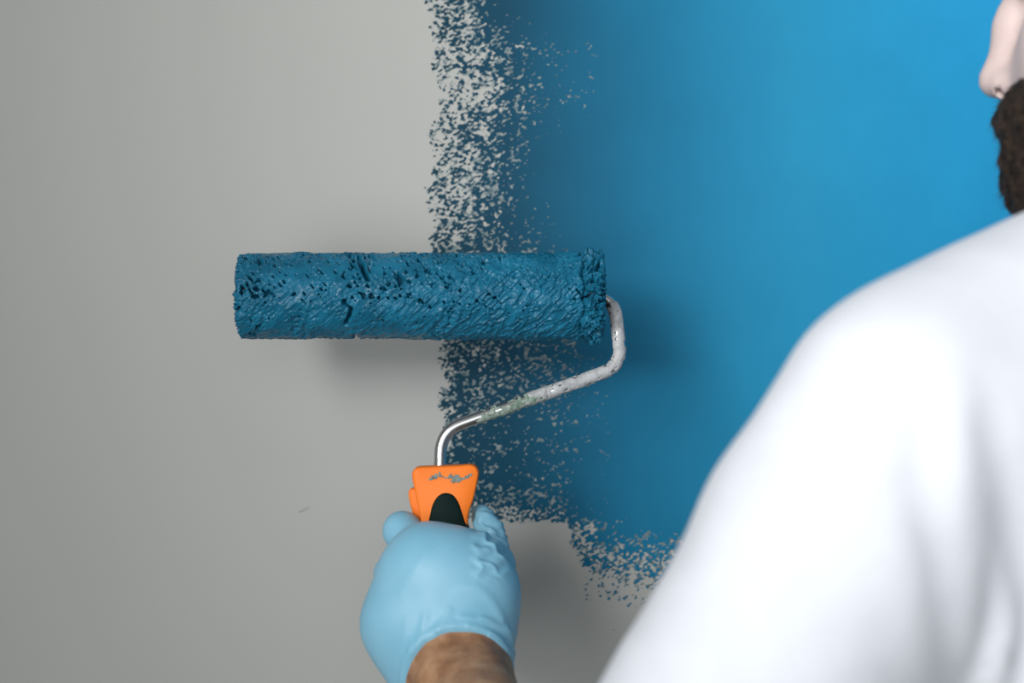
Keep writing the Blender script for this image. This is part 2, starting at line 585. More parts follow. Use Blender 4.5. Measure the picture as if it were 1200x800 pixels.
big = [rect(gx[-1], -1480, 5250, 560), rect(gx3[-1], -1480, gx[-1], gy[0])]
Q = np.concatenate([q, q2, q3] + big); T_ = np.concatenate([t, t2, t3]); SG = np.concatenate([s, s2, s3])


def on_wall(P, d):
    return np.stack([(P[:, 0] - 600) * KW, np.full(len(P), WALL_Y - d), CAMZ - (P[:, 1] - 400) * KW], -1)


film_F = coverage(GX, GY) * 1.0 + 0.26 * (0.3 + 1.4 * noise2(GX / 9, GY / 9, 3)) - fleck(GX, GY) - 0.15 * (coverage(GX, GY) < 0.12)
film_F = np.where(GX < 486, -1, film_F)
film_F = np.where((coverage(GX, GY) > 0.995) | (coverage(GX, GY) < 0.10), -1, film_F)
fq, ft, fs = marching(film_F, gx, gy)
relief('thin_paint_film', fq, ft, fs[:0], on_wall, 0.00022, 0.0, M['film'], wall, kind='stuff',
       label='thin translucent smear of blue paint round the flecks')
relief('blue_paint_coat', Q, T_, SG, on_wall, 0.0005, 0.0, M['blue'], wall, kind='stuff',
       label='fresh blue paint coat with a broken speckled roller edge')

# scuff mark on the bare wall
th = np.linspace(0, 2 * math.pi, 14, endpoint=False)
sc = np.stack([357 + 6.5 * np.cos(th) * (1 + .2 * np.sin(3 * th)), 597 - 1.6 * np.sin(th) * (1 + .3 * np.cos(2 * th)) - 3.2 * np.cos(th)], -1)
obj('scuff_mark', on_wall(sc, 0.0003), [tuple(range(14))], M['scuff'], wall, smooth=False)

# ---------------------------------------------------------------- the roller
RY = 0.957
axis_c = px(493.5, 346.5, RY)
roller = empty('paint_roller', px(523, 560, 0.925),
               'paint roller with orange handle and cover soaked in blue paint, held to the wall', 'paint roller')
xl = px(277, 347, RY - 0.02)[0]; xr = px(708, 347, RY - 0.02)[0]
R0 = 0.0286
nxr, nth = 760, 540
u = np.linspace(0, 1, nxr)
Xr = xl + (xr - xl) * u
TH = np.linspace(0, 2 * math.pi, nth, endpoint=False)       # 0 = towards camera, +90 deg = up
XX, TT = np.meshgrid(Xr, TH, indexing='ij')
ax_mm = (XX - xl) * 1000                                    # 0..247
PER = 180.0                                                 # surface length around in mm
ar_mm = TT / (2 * math.pi) * PER


def an(wlx, wly, deg, s):
    """noise on the roller with its grain turned by deg; wraps around, the blend lies at the wall side"""
    c_, s_ = math.cos(math.radians(deg)), math.sin(math.radians(deg))

    def at(y_):
        return noise2((ax_mm * c_ + y_ * s_) / wlx + 300, (-ax_mm * s_ + y_ * c_) / wly + 300, s)
    w = np.clip((ar_mm / PER - 0.92) / 0.08, 0, 1)
    return at(ar_mm) * (1 - w) + at(ar_mm - PER) * w


# put the seam at the back: roll the angle so that 0..2pi starts at the wall side
SH = math.pi
AN = TT - SH                                                # real angle, -pi..pi, 0 = camera
upw = np.sin(AN)
endR = sstep(0.935, 0.965, (XX - xl) / (xr - xl))
endL = 1 - sstep(0.0, 0.02, (XX - xl) / (xr - xl))
ux = (XX - xl) / (xr - xl)
d = 0.0010 * (an(16, 12, 20, 0) - 0.5)
d += 0.0012 * (an(6.0, 2.8, 42, 1) - 0.5) * (0.25 + 0.9 * sstep(0.3, 0.75, an(19, 12, 15, 4)) + 0.4 * sstep(0.5, 0.9, ux))
rough_m = 0.2 + 1.0 * sstep(0.35, 0.7, an(11, 8, 30, 6)) + 0.3 * sstep(0.5, 0.8, ux)
d += 0.0010 * (an(2.6, 1.4, 38, 2) - 0.5) * rough_m
d += 0.0006 * (an(1.7, 1.3, -20, 5) - 0.5) * rough_m
ridge = 1 - np.abs(2 * an(8.5, 2.7, 44, 3) - 1)
d += 0.0014 * (ridge ** 5) * (0.35 + 0.65 * sstep(0.3, 0.8, ux)) * (1 - 0.6 * sstep(0.2, 0.9, upw))
pit = an(3.6, 1.8, -52, 4) * 0.6 + an(1.9, 1.2, 10, 5) * 0.2 + an(14, 9, 0, 7) * 0.2
pd = 0.255 + 0.135 * sstep(0.0, 0.75, upw) * (1 - 1.5 * np.abs(ux - 0.40)) + 0.07 * np.exp(-((ux - 0.02) / 0.05) ** 2)
pd = pd - 0.07 * sstep(0.62, 0.8, ux) * (1 - endR) - 0.05 * sstep(0.1, 0.7, -upw)
mpit = 1 - sstep(pd, pd + 0.014, pit)
seam_x = 0.308 + 0.012 * (noise2(ar_mm / 5, ar_mm * 0 + 3, 6) - 0.5) * 2
seam = np.exp(-((ux - seam_x) / 0.0042) ** 2) * sstep(0.34, 0.46, noise2(ar_mm / 5.0, ar_mm * 0 + 8, 7))
seam2 = np.exp(-(((ux - 0.345 - 0.055 * (0.62 - upw)) / 0.0055) ** 2)) * sstep(0.28, 0.42, upw) * (1 - sstep(0.75, 0.9, upw))
mp = np.clip(mpit + seam + seam2, 0, 1)
tuft = an(3.6, 2.0, 35, 6) * 0.6 + an(1.5, 1.1, -30, 7) * 0.4
crack = 1 - sstep(0.04, 0.16, np.abs(an(7, 5, -30, 2) - 0.5) * 2)
d += endR * ((tuft - 0.45) * 0.0090 + 0.0006) - endR * crack * 0.0070
groove = np.exp(-((ux - 0.945 - 0.020 * (an(9, 8, 0, 5) - 0.5)) / 0.005) ** 2)
d -= groove * 0.0030 * sstep(0.35, 0.6, an(7, 6, 0, 3))
d -= mp * 0.0075 * (1 - 0.3 * endR)
rr = R0 + d - endL * 0.0006 * (noise2(ar_mm / 1.4, ar_mm * 0, 1)) * 2
fr = ((xr - XX) / 0.0030)
rr -= 0.0035 * np.clip(1 - fr, 0, 1) ** 2
fl = ((XX - xl) / 0.0008)
rr -= 0.0010 * np.clip(1 - fl, 0, 1) ** 2
# ragged ends
XJ = XX + endR * (tuft - 0.5) * 0.004 * sstep(0.97, 1.0, ux) + (1 - sstep(0.0, 0.01, ux)) * (noise2(ar_mm / 1.7, ar_mm * 0 + 5, 3) - 0.6) * 0.0016
AC = px(493.5, 346.5, RY)
V = np.stack([XJ, AC[1] - rr * np.cos(AN), AC[2] + rr * np.sin(AN)], -1).reshape(-1, 3)
I = np.arange(nxr - 1)[:, None] * nth; Jn = np.arange(nth)[None, :]; J2 = (Jn + 1) % nth
Fc = np.stack([I + Jn, I + J2, I + nth + J2, I + nth + Jn], -1).reshape(-1, 4)
# end faces of the nap, down to the core
caps = []; CV = []
nv0 = len(V)
for side, base, xx in ((0, 0, xl), (1, (nxr - 1) * nth, xr)):
    rc = 0.0225
    a_ = TH - SH
    ring = np.stack([np.full(nth, xx + (0.001 if side else -0.0003)), AC[1] - rc * np.cos(a_), AC[2] + rc * np.sin(a_)], -1)
    start = nv0 + len(CV) * nth
    CV.append(ring)
    j = np.arange(nth); j2 = (j + 1) % nth
    qf = np.stack([base + j, base + j2, start + j2, start + j], -1)
    caps.append(qf[:, ::-1] if side == 0 else qf)
V = np.concatenate([V] + CV); Fc = np.concatenate([Fc] + caps)
cover = obj('roller_cover', V, Fc, M['nap'], roller, label='thick nap cover loaded with wet blue paint')

# loose fibres standing off the nap, mostly at its ends
rg = np.random.RandomState(3)
NF = 5200
uf = np.concatenate([rg.rand(1500), 0.935 + 0.065 * rg.rand(2500), 0.012 * rg.rand(1200)])
af = rg.rand(NF) * 2 * math.pi
iu = np.clip((uf * (nxr - 1)).astype(int), 0, nxr - 1); it_ = np.clip(((af + SH) % (2 * math.pi) / (2 * math.pi) * nth).astype(int), 0, nth - 1)
rb = rr[iu, it_]
right = (uf > 0.93).astype(float); left = (uf < 0.013).astype(float)
ln = (0.0007 + 0.0008 * rg.rand(NF)) + right * 0.0012 * rg.rand(NF)
nr = np.stack([np.zeros(NF), -np.cos(af), np.sin(af)], -1)
tg = np.stack([np.zeros(NF), np.sin(af), np.cos(af)], -1)
xd = np.array([1., 0, 0])
dirv = nr * (0.8 - 0.2 * left[:, None]) + tg * ((rg.rand(NF) - 0.5) * 1.2)[:, None] + xd * ((rg.rand(NF) - 0.5) * 1.0 + right * 0.5 - left * 0.7)[:, None]
dirv /= np.linalg.norm(dirv, axis=1)[:, None]
base = np.stack([XJ[iu, it_], AC[1] - (rb - 0.0006) * np.cos(af), AC[2] + (rb - 0.0006) * np.sin(af)], -1)
w = 0.00022 + 0.0003 * rg.rand(NF)
s1 = np.cross(dirv, xd + 0.01); s1 /= np.linalg.norm(s1, axis=1)[:, None]
s2_ = np.cross(dirv, s1)
VV = []
for k in range(3):
    a_ = k * 2.0944
    VV.append(base + (s1 * math.cos(a_) + s2_ * math.sin(a_)) * w[:, None])
VV.append(base + dirv * ln[:, None])
VV = np.stack(VV, 1).reshape(-1, 3)
b0 = np.arange(NF)[:, None] * 4
FF = np.concatenate([b0 + np.array([[0, 1, 3]]), b0 + np.array([[1, 2, 3]]), b0 + np.array([[2, 0, 3]])])
fib = obj('nap_fibre', VV, FF, M['nap'], roller, smooth=False, kind='stuff')
fib.parent = cover


def lathe_x(prof, c, n=40):
    """profile of (x, r) turned around the roller axis"""
    V_ = []; F_ = []
    for i_, (x_, r_) in enumerate(prof):
        for k in range(n):
            a_ = 2 * math.pi * k / n
            V_.append((x_, c[1] - r_ * math.cos(a_), c[2] + r_ * math.sin(a_)))
    for i_ in range(len(prof) - 1):
        for k in range(n):
            k2 = (k + 1) % n
            F_.append((i_ * n + k, i_ * n + k2, (i_ + 1) * n + k2, (i_ + 1) * n + k))
    F_.append(tuple(range(n))[::-1]); F_.append(tuple((len(prof) - 1) * n + k for k in range(n)))
    return V_, F_


for xx, sg in ((xl, -1), (xr, 1)):
    v, f = lathe_x([(xx - sg * 0.012, 0.0222), (xx - sg * 0.001, 0.0222), (xx - sg * 0.0005, 0.0205), (xx - sg * 0.002, 0.019),
                    (xx - sg * 0.004, 0.010), (xx - sg * 0.001, 0.009), (xx + sg * 0.0005, 0.0075), (xx + sg * 0.0005, 0.005)], AC)
    obj('end_cap', v, f, M['plastic_dark'], roller).parent = cover


# bent wire frame
def fillet(pts, rads, n=9):
    out = [pts[0]]
    for i_ in range(1, len(pts) - 1):
        p = pts[i_]; a_ = pts[i_ - 1] - p; b2 = pts[i_ + 1] - p
        la, lb = np.linalg.norm(a_), np.linalg.norm(b2)
        a_ /= la; b2 /= lb
        t_ = min(rads[i_ - 1], la * .49, lb * .49)
        for k in range(n + 1):
            s_ = k / n
            out.append((1 - s_) ** 2 * (p + a_ * t_) + 2 * s_ * (1 - s_) * p + s_ ** 2 * (p + b2 * t_))
    out.append(pts[-1])
    return np.array(out)


def resample(P, stp):
    L = np.concatenate([[0], np.cumsum(np.linalg.norm(np.diff(P, axis=0), axis=1))])
    n = int(L[-1] / stp) + 2
    s_ = np.linspace(0, L[-1], n)
    return np.stack([np.interp(s_, L, P[:, k]) for k in range(3)], -1), s_


def tube(P, r, n=20, rfun=None, caps=True):
    T = np.gradient(P, axis=0); T /= np.linalg.norm(T, axis=1)[:, None]
    up = np.array([0, -1.0, 0])
    N = up - (T @ up)[:, None] * T; N /= np.linalg.norm(N, axis=1)[:, None]   # N points to the camera side
    B = np.cross(T, N)
    a_ = np.arange(n) * 2 * math.pi / n
    m_ = len(P)
    rr_ = np.full((m_, n), r) if rfun is None else rfun(np.arange(m_)[:, None], a_[None, :])
    V_ = P[:, None] + rr_[..., None] * (np.cos(a_)[None, :, None] * N[:, None] + np.sin(a_)[None, :, None] * B[:, None])
    I_ = np.arange(m_ - 1)[:, None] * n; J_ = np.arange(n)[None]; K_ = (J_ + 1) % n
    F_ = np.stack([I_ + J_, I_ + K_, I_ + n + K_, I_ + n + J_], -1).reshape(-1, 4)
    return V_.reshape(-1, 3), F_, rr_


rod_pts = [px(640, 346.5, RY), px(719.5, 346.5, RY), px(728.5, 429, 0.944), px(516.5, 505, 0.934), px(515.5, 560, 0.930)]
# the wire leaves the cover at its axis, dips back on itself slightly
RP = fillet(rod_pts, [0.016, 0.014, 0.016])
RPs, arc = resample(RP, 0.0008)
v, f, _ = tube(RPs, 0.0040, 24)
frame = obj('wire_frame', v, f, M['steel'], roller, label='bent steel wire frame partly crusted with white paint')


def crust(name, mat, s0, s1, thr, th0, seed, side=0.0, spread=2.2, rise=0.0006):
    """dried paint lying on part of the wire, arc lengths s0..s1 in metres"""
    k0, k1 = np.searchsorted(arc, s0), np.searchsorted(arc, s1)
    P_, s_ = resample(RPs[k0:k1], 0.0004)
    n = 48
    a_ = np.arange(n) * 2 * math.pi / n
    sm = s_[:, None] * 1000
    ua = np.stack([np.cos(a_), np.sin(a_)], -1)
    g = noise3(np.stack([np.repeat(sm / 2.4, n, 1) + seed, 3 * ua[None, :, 0] * 0.7 + 9 + sm * 0, 3 * ua[None, :, 1] * 0.7 + 9 + sm * 0], -1))
    g2 = noise3(np.stack([np.repeat(sm / 0.9, n, 1) + seed, 5 * ua[None, :, 0] + 9 + sm * 0, 5 * ua[None, :, 1] + 9 + sm * 0], -1))
    val = 0.65 * g + 0.35 * g2
    ang = np.abs((a_ - side + math.pi) % (2 * math.pi) - math.pi)
    endf = np.minimum(sstep(0, 6, sm), sstep(0, 6, sm[-1] - sm))
    val = val + 0.28 * (1 - ang[None] / spread) - 0.35 * (1 - endf)
    rr_ = 0.00395 + np.clip((val - thr) * 0.004, -0.0004, rise)
    V_, F_, _ = tube(P_, 0, n, lambda i_, b2: rr_)
    keep = (val.ravel()[F_] > thr - 0.03).any(axis=1)
    F_ = F_[keep]
    used = np.unique(F_)
    mp_ = np.full(len(V_), -1); mp_[used] = np.arange(len(used))
    o_ = obj(name, V_[used], mp_[F_], mat, roller)
    o_.parent = frame
    return o_


tot = arc[-1]
st_ = np.linalg.norm(px(708, 346.5, RY) - rod_pts[0])
o = crust('dried_paint_crust', M['crust'], st_ + 0.004, st_ + 0.118, 0.47, 0, 3.3, side=0.2, spread=2.6)
o['label'] = 'white dried paint on the upper wire'
o = crust('dried_paint_crust', M['crust_green'], st_ + 0.098, st_ + 0.150, 0.50, 0, 21.0, side=-0.5, spread=1.3, rise=0.0007)
o['label'] = 'green dried paint smear on the wire'
o = crust('dried_paint_crust', M['crust_dark'], st_ + 0.002, st_ + 0.100, 0.56, 0, 40.0, side=2.2, spread=1.0, rise=0.0004)
o['label'] = 'dark dried paint flecks on the wire'


# handle
def plate(outline, y0, y1, bev=0.0012, seg=3, cup=0.0):
    """outline in picture pixels at depth y0, extruded to depth y1, with rounded edges"""
    P0 = np.array(outline, float)
    c_ = P0.mean(0)
    n = len(P0)
    rings = []
    lay = [(y0, 2.2), (y0 + bev * 0.3, 1.0), (y0 + bev, 0.0), (y1 - bev, 0.0), (y1 - bev * 0.3, 1.0), (y1, 2.2)]
    # inward normals
    e = np.roll(P0, -1, 0) - np.roll(P0, 1, 0)
    nn = np.stack([e[:, 1], -e[:, 0]], -1); nn /= np.maximum(np.linalg.norm(nn, axis=1), 1e-9)[:, None]
    if ((P0 - c_) * nn).sum() > 0:
        nn = -nn
    for (yy, ins) in lay:
        Q_ = P0 + nn * ins * (bev / 0.0012) * 0.9
        rings.append(np.array([[(q_[0] - 600) / FPX * y0, yy, CAMZ - (q_[1] - 400) / FPX * y0] for q_ in Q_]))
    V_ = np.concatenate(rings)
    F_ = []
    for i_ in range(len(lay) - 1):
        for k in range(n):
            k2 = (k + 1) % n
            F_.append((i_ * n + k, i_ * n + k2, (i_ + 1) * n + k2, (i_ + 1) * n + k))
    F_.append(tuple(range(n))[::-1]); F_.append(tuple((len(lay) - 1) * n + k for k in range(n)))
    return V_, F_


def smooth_poly(pts, n=6):
    P = [np.array(p, float) for p in pts]
    out = []
    m_ = len(P)
    for i_ in range(m_):
        p0, p1, p2, p3 = P[i_ - 1], P[i_], P[(i_ + 1) % m_], P[(i_ + 2) % m_]
        for k in range(n):
            t_ = k / n
            out.append(0.5 * ((2 * p1) + (-p0 + p2) * t_ + (2 * p0 - 5 * p1 + 4 * p2 - p3) * t_ ** 2 + (-p0 + 3 * p1 - 3 * p2 + p3) * t_ ** 3))
    return out


import bmesh


def fix_normals(o):
    bm = bmesh.new(); bm.from_mesh(o.data)
    bmesh.ops.recalc_face_normals(bm, faces=bm.faces)
    bm.to_mesh(o.data); bm.free()


HY = 0.9185
out = smooth_poly([(482.8, 558), (484.5, 551), (490, 547.6), (505, 546.8), (522, 546.2), (540, 545.4), (551, 544.8), (557.5, 547.2), (560.6, 553), (560, 561),
                   (555, 584), (549, 604), (546, 640), (543, 660), (520, 664), (503, 660), (497, 630), (491, 600), (486.5, 578)], 5)
v, f = plate(out, HY, HY + 0.013, 0.0014)
handle = o = obj('handle', v, f, M['orange'], roller, label='orange moulded plastic handle head'); fix_normals(o)
out = smooth_poly([(478.6, 577), (481, 573), (487, 572), (500, 574), (512, 590), (512, 622), (500, 640), (489, 618), (482.6, 598), (479.2, 585)], 5)
v, f = plate(out, HY + 0.015, HY + 0.024, 0.0014)
o = obj('handle_lug', v, f, M['orange'], roller); fix_normals(o); o.parent = handle
out = smooth_poly([(503.5, 602), (506, 592), (510.5, 583.5), (517, 578.2), (525, 577.2), (532, 580.4), (537.5, 588), (541.5, 599), (545, 610), (549, 622),
                   (553, 645), (556, 700), (560, 760), (562, 800), (550, 812), (524, 812), (512, 800), (508, 740), (503, 680), (500, 640), (501, 615)], 4)
v, f = plate(out, HY - 0.0016, HY + 0.020, 0.0022)
o = obj('soft_grip', v, f, M['rubber'], roller, label='dark green soft grip'); fix_normals(o); o.parent = handle

# specks of old paint on the handle head
sgx = np.arange(499, 556, 0.35); sgy = np.arange(549, 574, 0.35)
A, B = np.meshgrid(sgx, sgy, indexing='ij')
cen = np.interp(A, [500, 508, 516, 522, 528, 534, 545, 552], [563, 559, 556.5, 560, 559.5, 561, 560, 556])
wd = np.interp(A, [502, 506, 516, 519, 524, 528, 535, 541, 546, 552, 554], [0, 3.2, 3.2, .6, .6, 5.2, 5.6, 2.2, 2.2, 3.0, 0])
Fs = (1 - np.abs(B - cen) / np.maximum(wd, 0.01)) * 0.9 + (noise2(A / 1.9, B / 1.9, 2) - 0.62) * 1.5
Fs = np.where(wd < 0.1, -1, Fs)
q, t, s = marching(Fs, sgx, sgy, 4)
kk = HY / FPX
relief('paint_speck', q, t, s, lambda P, d_: np.stack([(P[:, 0] - 600) * kk, np.full(len(P), HY - d_), CAMZ - (P[:, 1] - 400) * kk], -1),
       0.0004, -0.0005, M['smear'], roller, kind='stuff', label='grey green specks of dried paint').parent = handle

# ---------------------------------------------------------------- the man
WR = px(543, 800, 0.862)          # wrist
EL = px(700, 1130, 0.62)          # elbow
SJ = px(1062, 488, 0.63)          # left shoulder joint
NOSE = px(1149, 99, 0.82)
FD = np.array([-0.77, 0.64, 0.0]); FD /= np.linalg.norm(FD)      # the way the face looks
LD = np.array([-FD[1], FD[0], 0.0])                                # his left
UP = np.array([0, 0, 1.0])
HC = NOSE - FD * 0.116 + UP * 0.036


def hp(f_, l_, u_):
    return HC + FD * f_ + LD * l_ + UP * u_


NB = np.array([0.392, 0.752, 1.500])        # base of the neck
RS = np.array([0.545, 0.868, 1.445])        # right shoulder joint
person = empty('person', (0.43, 0.76, 0.0),
               'bearded man in white t-shirt and blue glove rolling paint on the wall, seen from behind', 'person')


def hand_parts(fl, o):
    """the left hand closed round the grip; o = extra thickness of the glove"""
    k = 0.009
    Rr = lambda n: n * 0.00053 + o
    fl.ell(px(522, 686, 0.890), (0.0405 + o, 0.030 + o, 0.036 + o), 0.012)
    fl.ell(px(500, 735, 0.890), (0.036 + o, 0.027 + o, 0.030 + o), 0.016)
    fl.ell(px(548, 728, 0.886), (0.0295 + o, 0.027 + o, 0.036 + o), 0.014)
    fl.cap(px(497, 652, 0.893), px(560, 692, 0.886), Rr(36), Rr(40), 0.012)
    fl.cap(px(481, 678, 0.893), px(476, 725, 0.890), Rr(33), Rr(42), 0.012)      # web between thumb and index
    fl.cap(px(482, 730, 0.893), px(506, 800, 0.885), Rr(49), Rr(43), 0.014)      # heel of the hand
    # index finger: knuckle, then round the far side
    fl.cap(px(492, 640, 0.912), px(472, 622, 0.928), Rr(20), Rr(20.5), 0.0035)
    fl.cap(px(472, 622, 0.928), px(476, 622, 0.950), Rr(20.5), Rr(18), 0.004)
    fl.cap(px(476, 622, 0.950), px(515, 632, 0.962), Rr(17.5), Rr(16), 0.005)
    fl.cap(px(515, 632, 0.962), px(553, 645, 0.952), Rr(16), Rr(14), 0.005)
    for (y0, dx, r0) in ((672, -4, 19.5), (712, -3, 19), (750, 6, 17)):
        fl.cap(px(478 + dx, y0, 0.902), px(465 + dx, y0, 0.925), Rr(22), Rr(r0), 0.009)
        fl.cap(px(465 + dx, y0, 0.925), px(470 + dx, y0 - 1, 0.950), Rr(r0), Rr(r0 - 2), 0.005)
        fl.cap(px(470 + dx, y0 - 1, 0.950), px(512 + dx, y0 + 2, 0.966), Rr(r0 - 2), Rr(r0 - 3), 0.004)
        fl.cap(px(512 + dx, y0 + 2, 0.966), px(550 + dx, y0 + 4, 0.954), Rr(r0 - 3), Rr(r0 - 5), 0.004)
    # thumb lying up along the right side of the grip
    fl.cap(px(572, 705, 0.900), px(583, 662, 0.914), Rr(27), Rr(18), 0.006)
    fl.cap(px(583, 662, 0.914), px(574, 630, 0.924), Rr(18), Rr(15), 0.004)
    fl.cap(px(574, 630, 0.924), px(563, 604, 0.934), Rr(15), Rr(11.5), 0.003)
    fl.cap(px(527, 600, 0.930), px(538, 815, 0.930), 0.0165 - o, 0.0165 - o, 0.003, 'sub')
    # wrist
    fl.cap(px(522, 745, 0.885), WR, Rr(50), 0.0285 + o, 0.016)


# one continuous body
fx = np.concatenate([np.arange(-0.16, 0.24, 0.004), np.arange(0.24, 0.50, 0.0026), np.arange(0.50, 0.80, 0.006)])
fy = np.concatenate([np.arange(0.48, 0.66, 0.006), np.arange(0.66, 0.90, 0.0028), np.arange(0.90, 1.04, 0.005)])
fz = np.concatenate([np.arange(-0.02, 1.18, 0.010), np.arange(1.18, 1.50, 0.004), np.arange(1.50, 1.84, 0.0026)])
B_ = Field(fx, fy, fz)
TD = np.array([-0.62, 0.78, 0]); TD /= np.linalg.norm(TD)        # the way the chest faces
TL = np.array([-TD[1], TD[0], 0])
PEL = np.array([0.445, 0.745, 0.98])


def tp(f_, l_, z_):
    return np.array([PEL[0] + TD[0] * f_ + TL[0] * l_, PEL[1] + TD[1] * f_ + TL[1] * l_, z_])


bas = np.array([TD, TL, UP])
# torso
B_.ell(tp(0.01, 0, 1.30), (0.095, 0.140, 0.20), 0.03, basis=bas)
B_.ell(tp(0, 0, 1.12), (0.095, 0.135, 0.20), 0.04, basis=bas)
B_.ell(tp(0, 0, 0.95), (0.105, 0.155, 0.13), 0.04, basis=bas)
B_.cap(px(1110, 480, 0.665), NB - UP * 0.05, 0.036, 0.055, 0.03)
B_.cap(RS, NB - UP * 0.04, 0.045, 0.06, 0.03)
# neck and head
B_.cap(NB, hp(-0.02, 0, -0.06), 0.060, 0.056, 0.02)
B_.ell(hp(-0.012, 0, 0.025), (0.096, 0.074, 0.088), 0.01, basis=np.array([FD, LD, UP]))
B_.ell(hp(0.032, 0, -0.03), (0.056, 0.060, 0.075), 0.02, basis=np.array([FD, LD, UP]))
B_.ell(hp(0.046, 0, -0.083), (0.036, 0.040, 0.030), 0.02, basis=np.array([FD, LD, UP]))
B_.cap(hp(0.082, 0.03, 0.020), hp(0.082, -0.03, 0.020), 0.011, 0.011, 0.012)          # brow
for sg in (1, -1):
    B_.ell(hp(0.082, sg * 0.032, -0.002), (0.012, 0.015, 0.011), 0.010, 'sub', basis=np.array([FD, LD, UP]))   # eye socket
    B_.ell(hp(0.033, sg * 0.032, -0.032), (0.040, 0.030, 0.036), 0.025, basis=np.array([FD, LD, UP]))          # cheek
    B_.ell(hp(-0.012, sg * 0.077, -0.012), (0.017, 0.008, 0.031), 0.006, basis=np.array([FD, LD, UP]))         # ear
    B_.ell(hp(-0.007, sg * 0.084, -0.010), (0.010, 0.005, 0.019), 0.004, 'sub', basis=np.array([FD, LD, UP]))
B_.ell(hp(0.068, 0, -0.040), (0.026, 0.026, 0.024), 0.020, basis=np.array([FD, LD, UP]))
B_.cap(hp(0.093, 0, 0.012), hp(0.097, 0, -0.004), 0.0080, 0.0080, 0.008)
B_.cap(hp(0.097, 0, -0.004), hp(0.105, 0, -0.031), 0.0080, 0.0095, 0.014)               # nose
B_.ell(hp(0.1045, 0, -0.036), (0.0115, 0.0110, 0.0095), 0.006, basis=np.array([FD, LD, UP]))
for sg in (1, -1):
    B_.ell(hp(0.093, sg * 0.0115, -0.041), (0.0120, 0.0075, 0.0085), 0.007, basis=np.array([FD, LD, UP]))      # nostril wing
    B_.cap(hp(0.1005, sg * 0.0185, -0.0490), hp(0.0985, sg * 0.0050, -0.0375), 0.0034, 0.0036, 0.0010, 'sub')
for sg in (1, -1):                                                                      # eyelids with a slit
    B_.ell(hp(0.0625, sg * 0.032, -0.001), (0.0140, 0.0155, 0.0135), 0.005, basis=np.array([FD, LD, UP]))
    B_.ell(hp(0.0805, sg * 0.032, -0.002), (0.0130, 0.0120, 0.0040), 0.002, 'sub', basis=np.array([FD, LD, UP]))
B_.cap(hp(0.084, 0.013, -0.066), hp(0.084, -0.013, -0.066), 0.0075, 0.0075, 0.008)     # lips
B_.cap(hp(0.083, 0.012, -0.077), hp(0.083, -0.012, -0.077), 0.0080, 0.0080, 0.006)
# left arm
B_.cap(SJ + np.array([0.012, 0, -0.004]), EL, 0.048, 0.038, 0.02)
FM = EL + (WR - EL) * 0.35
B_.cap(EL, FM, 0.038, 0.037, 0.015)
B_.cap(FM, WR, 0.037, 0.0272, 0.015)
hand_parts(B_, 0.0)
# right arm hanging
RE = np.array([0.615, 0.885, 1.155]); RW = np.array([0.600, 0.820, 0.915])
B_.cap(RS, RE, 0.047, 0.037, 0.02); B_.cap(RE, RW, 0.040, 0.027, 0.015)
B_.ell(RW + np.array([-0.005, -0.02, -0.05]), (0.018, 0.038, 0.05), 0.015)
for i_, (a_, l_) in enumerate(((-0.048, 0.060), (-0.026, 0.072), (-0.004, 0.068), (0.016, 0.052))):
    p0 = RW + np.array([-0.005, -0.016 + a_ * 0.9, -0.085]); p1 = p0 + np.array([-0.006, -0.004, -l_ * 0.55]); p2 = p1 + np.array([-0.016, 0, -l_ * 0.45])
    B_.cap(p0, p1, 0.0095, 0.009, 0.004); B_.cap(p1, p2, 0.009, 0.008, 0.004)
B_.cap(RW + np.array([-0.01, -0.045, -0.03]), RW + np.array([-0.03, -0.075, -0.075]), 0.012, 0.0095, 0.008)
# legs
for sg in (1, -1):
    hip = tp(0, sg * 0.09, 0.92); kn = tp(0.02, sg * 0.11, 0.49); an_ = tp(-0.01, sg * 0.12, 0.09)
    B_.cap(hip, kn, 0.082, 0.055, 0.03); B_.cap(kn, an_, 0.054, 0.038, 0.02)
    B_.cap(an_ + TD * -0.02 - UP * 0.045, an_ + TD * 0.15 - UP * 0.052, 0.036, 0.030, 0.02)
V, Fc = B_.mesh()
V = rel(V, Fc, 2, 0.5)
tan = sstep(0.115, 0.09, V[:, 0]) if False else 1 - sstep(0.07, 0.13, V[:, 0])
N = vnormals(V, Fc)
V = V + N * ((noise3(V * 70) - 0.5) * 0.0022 * tan)[:, None]
body = obj('body', V, Fc, M['skin'], person)
at_ = body.data.attributes.new('tan', 'FLOAT', 'POINT')
at_.data.foreach_set('value', tan.astype(np.float32))
del B_

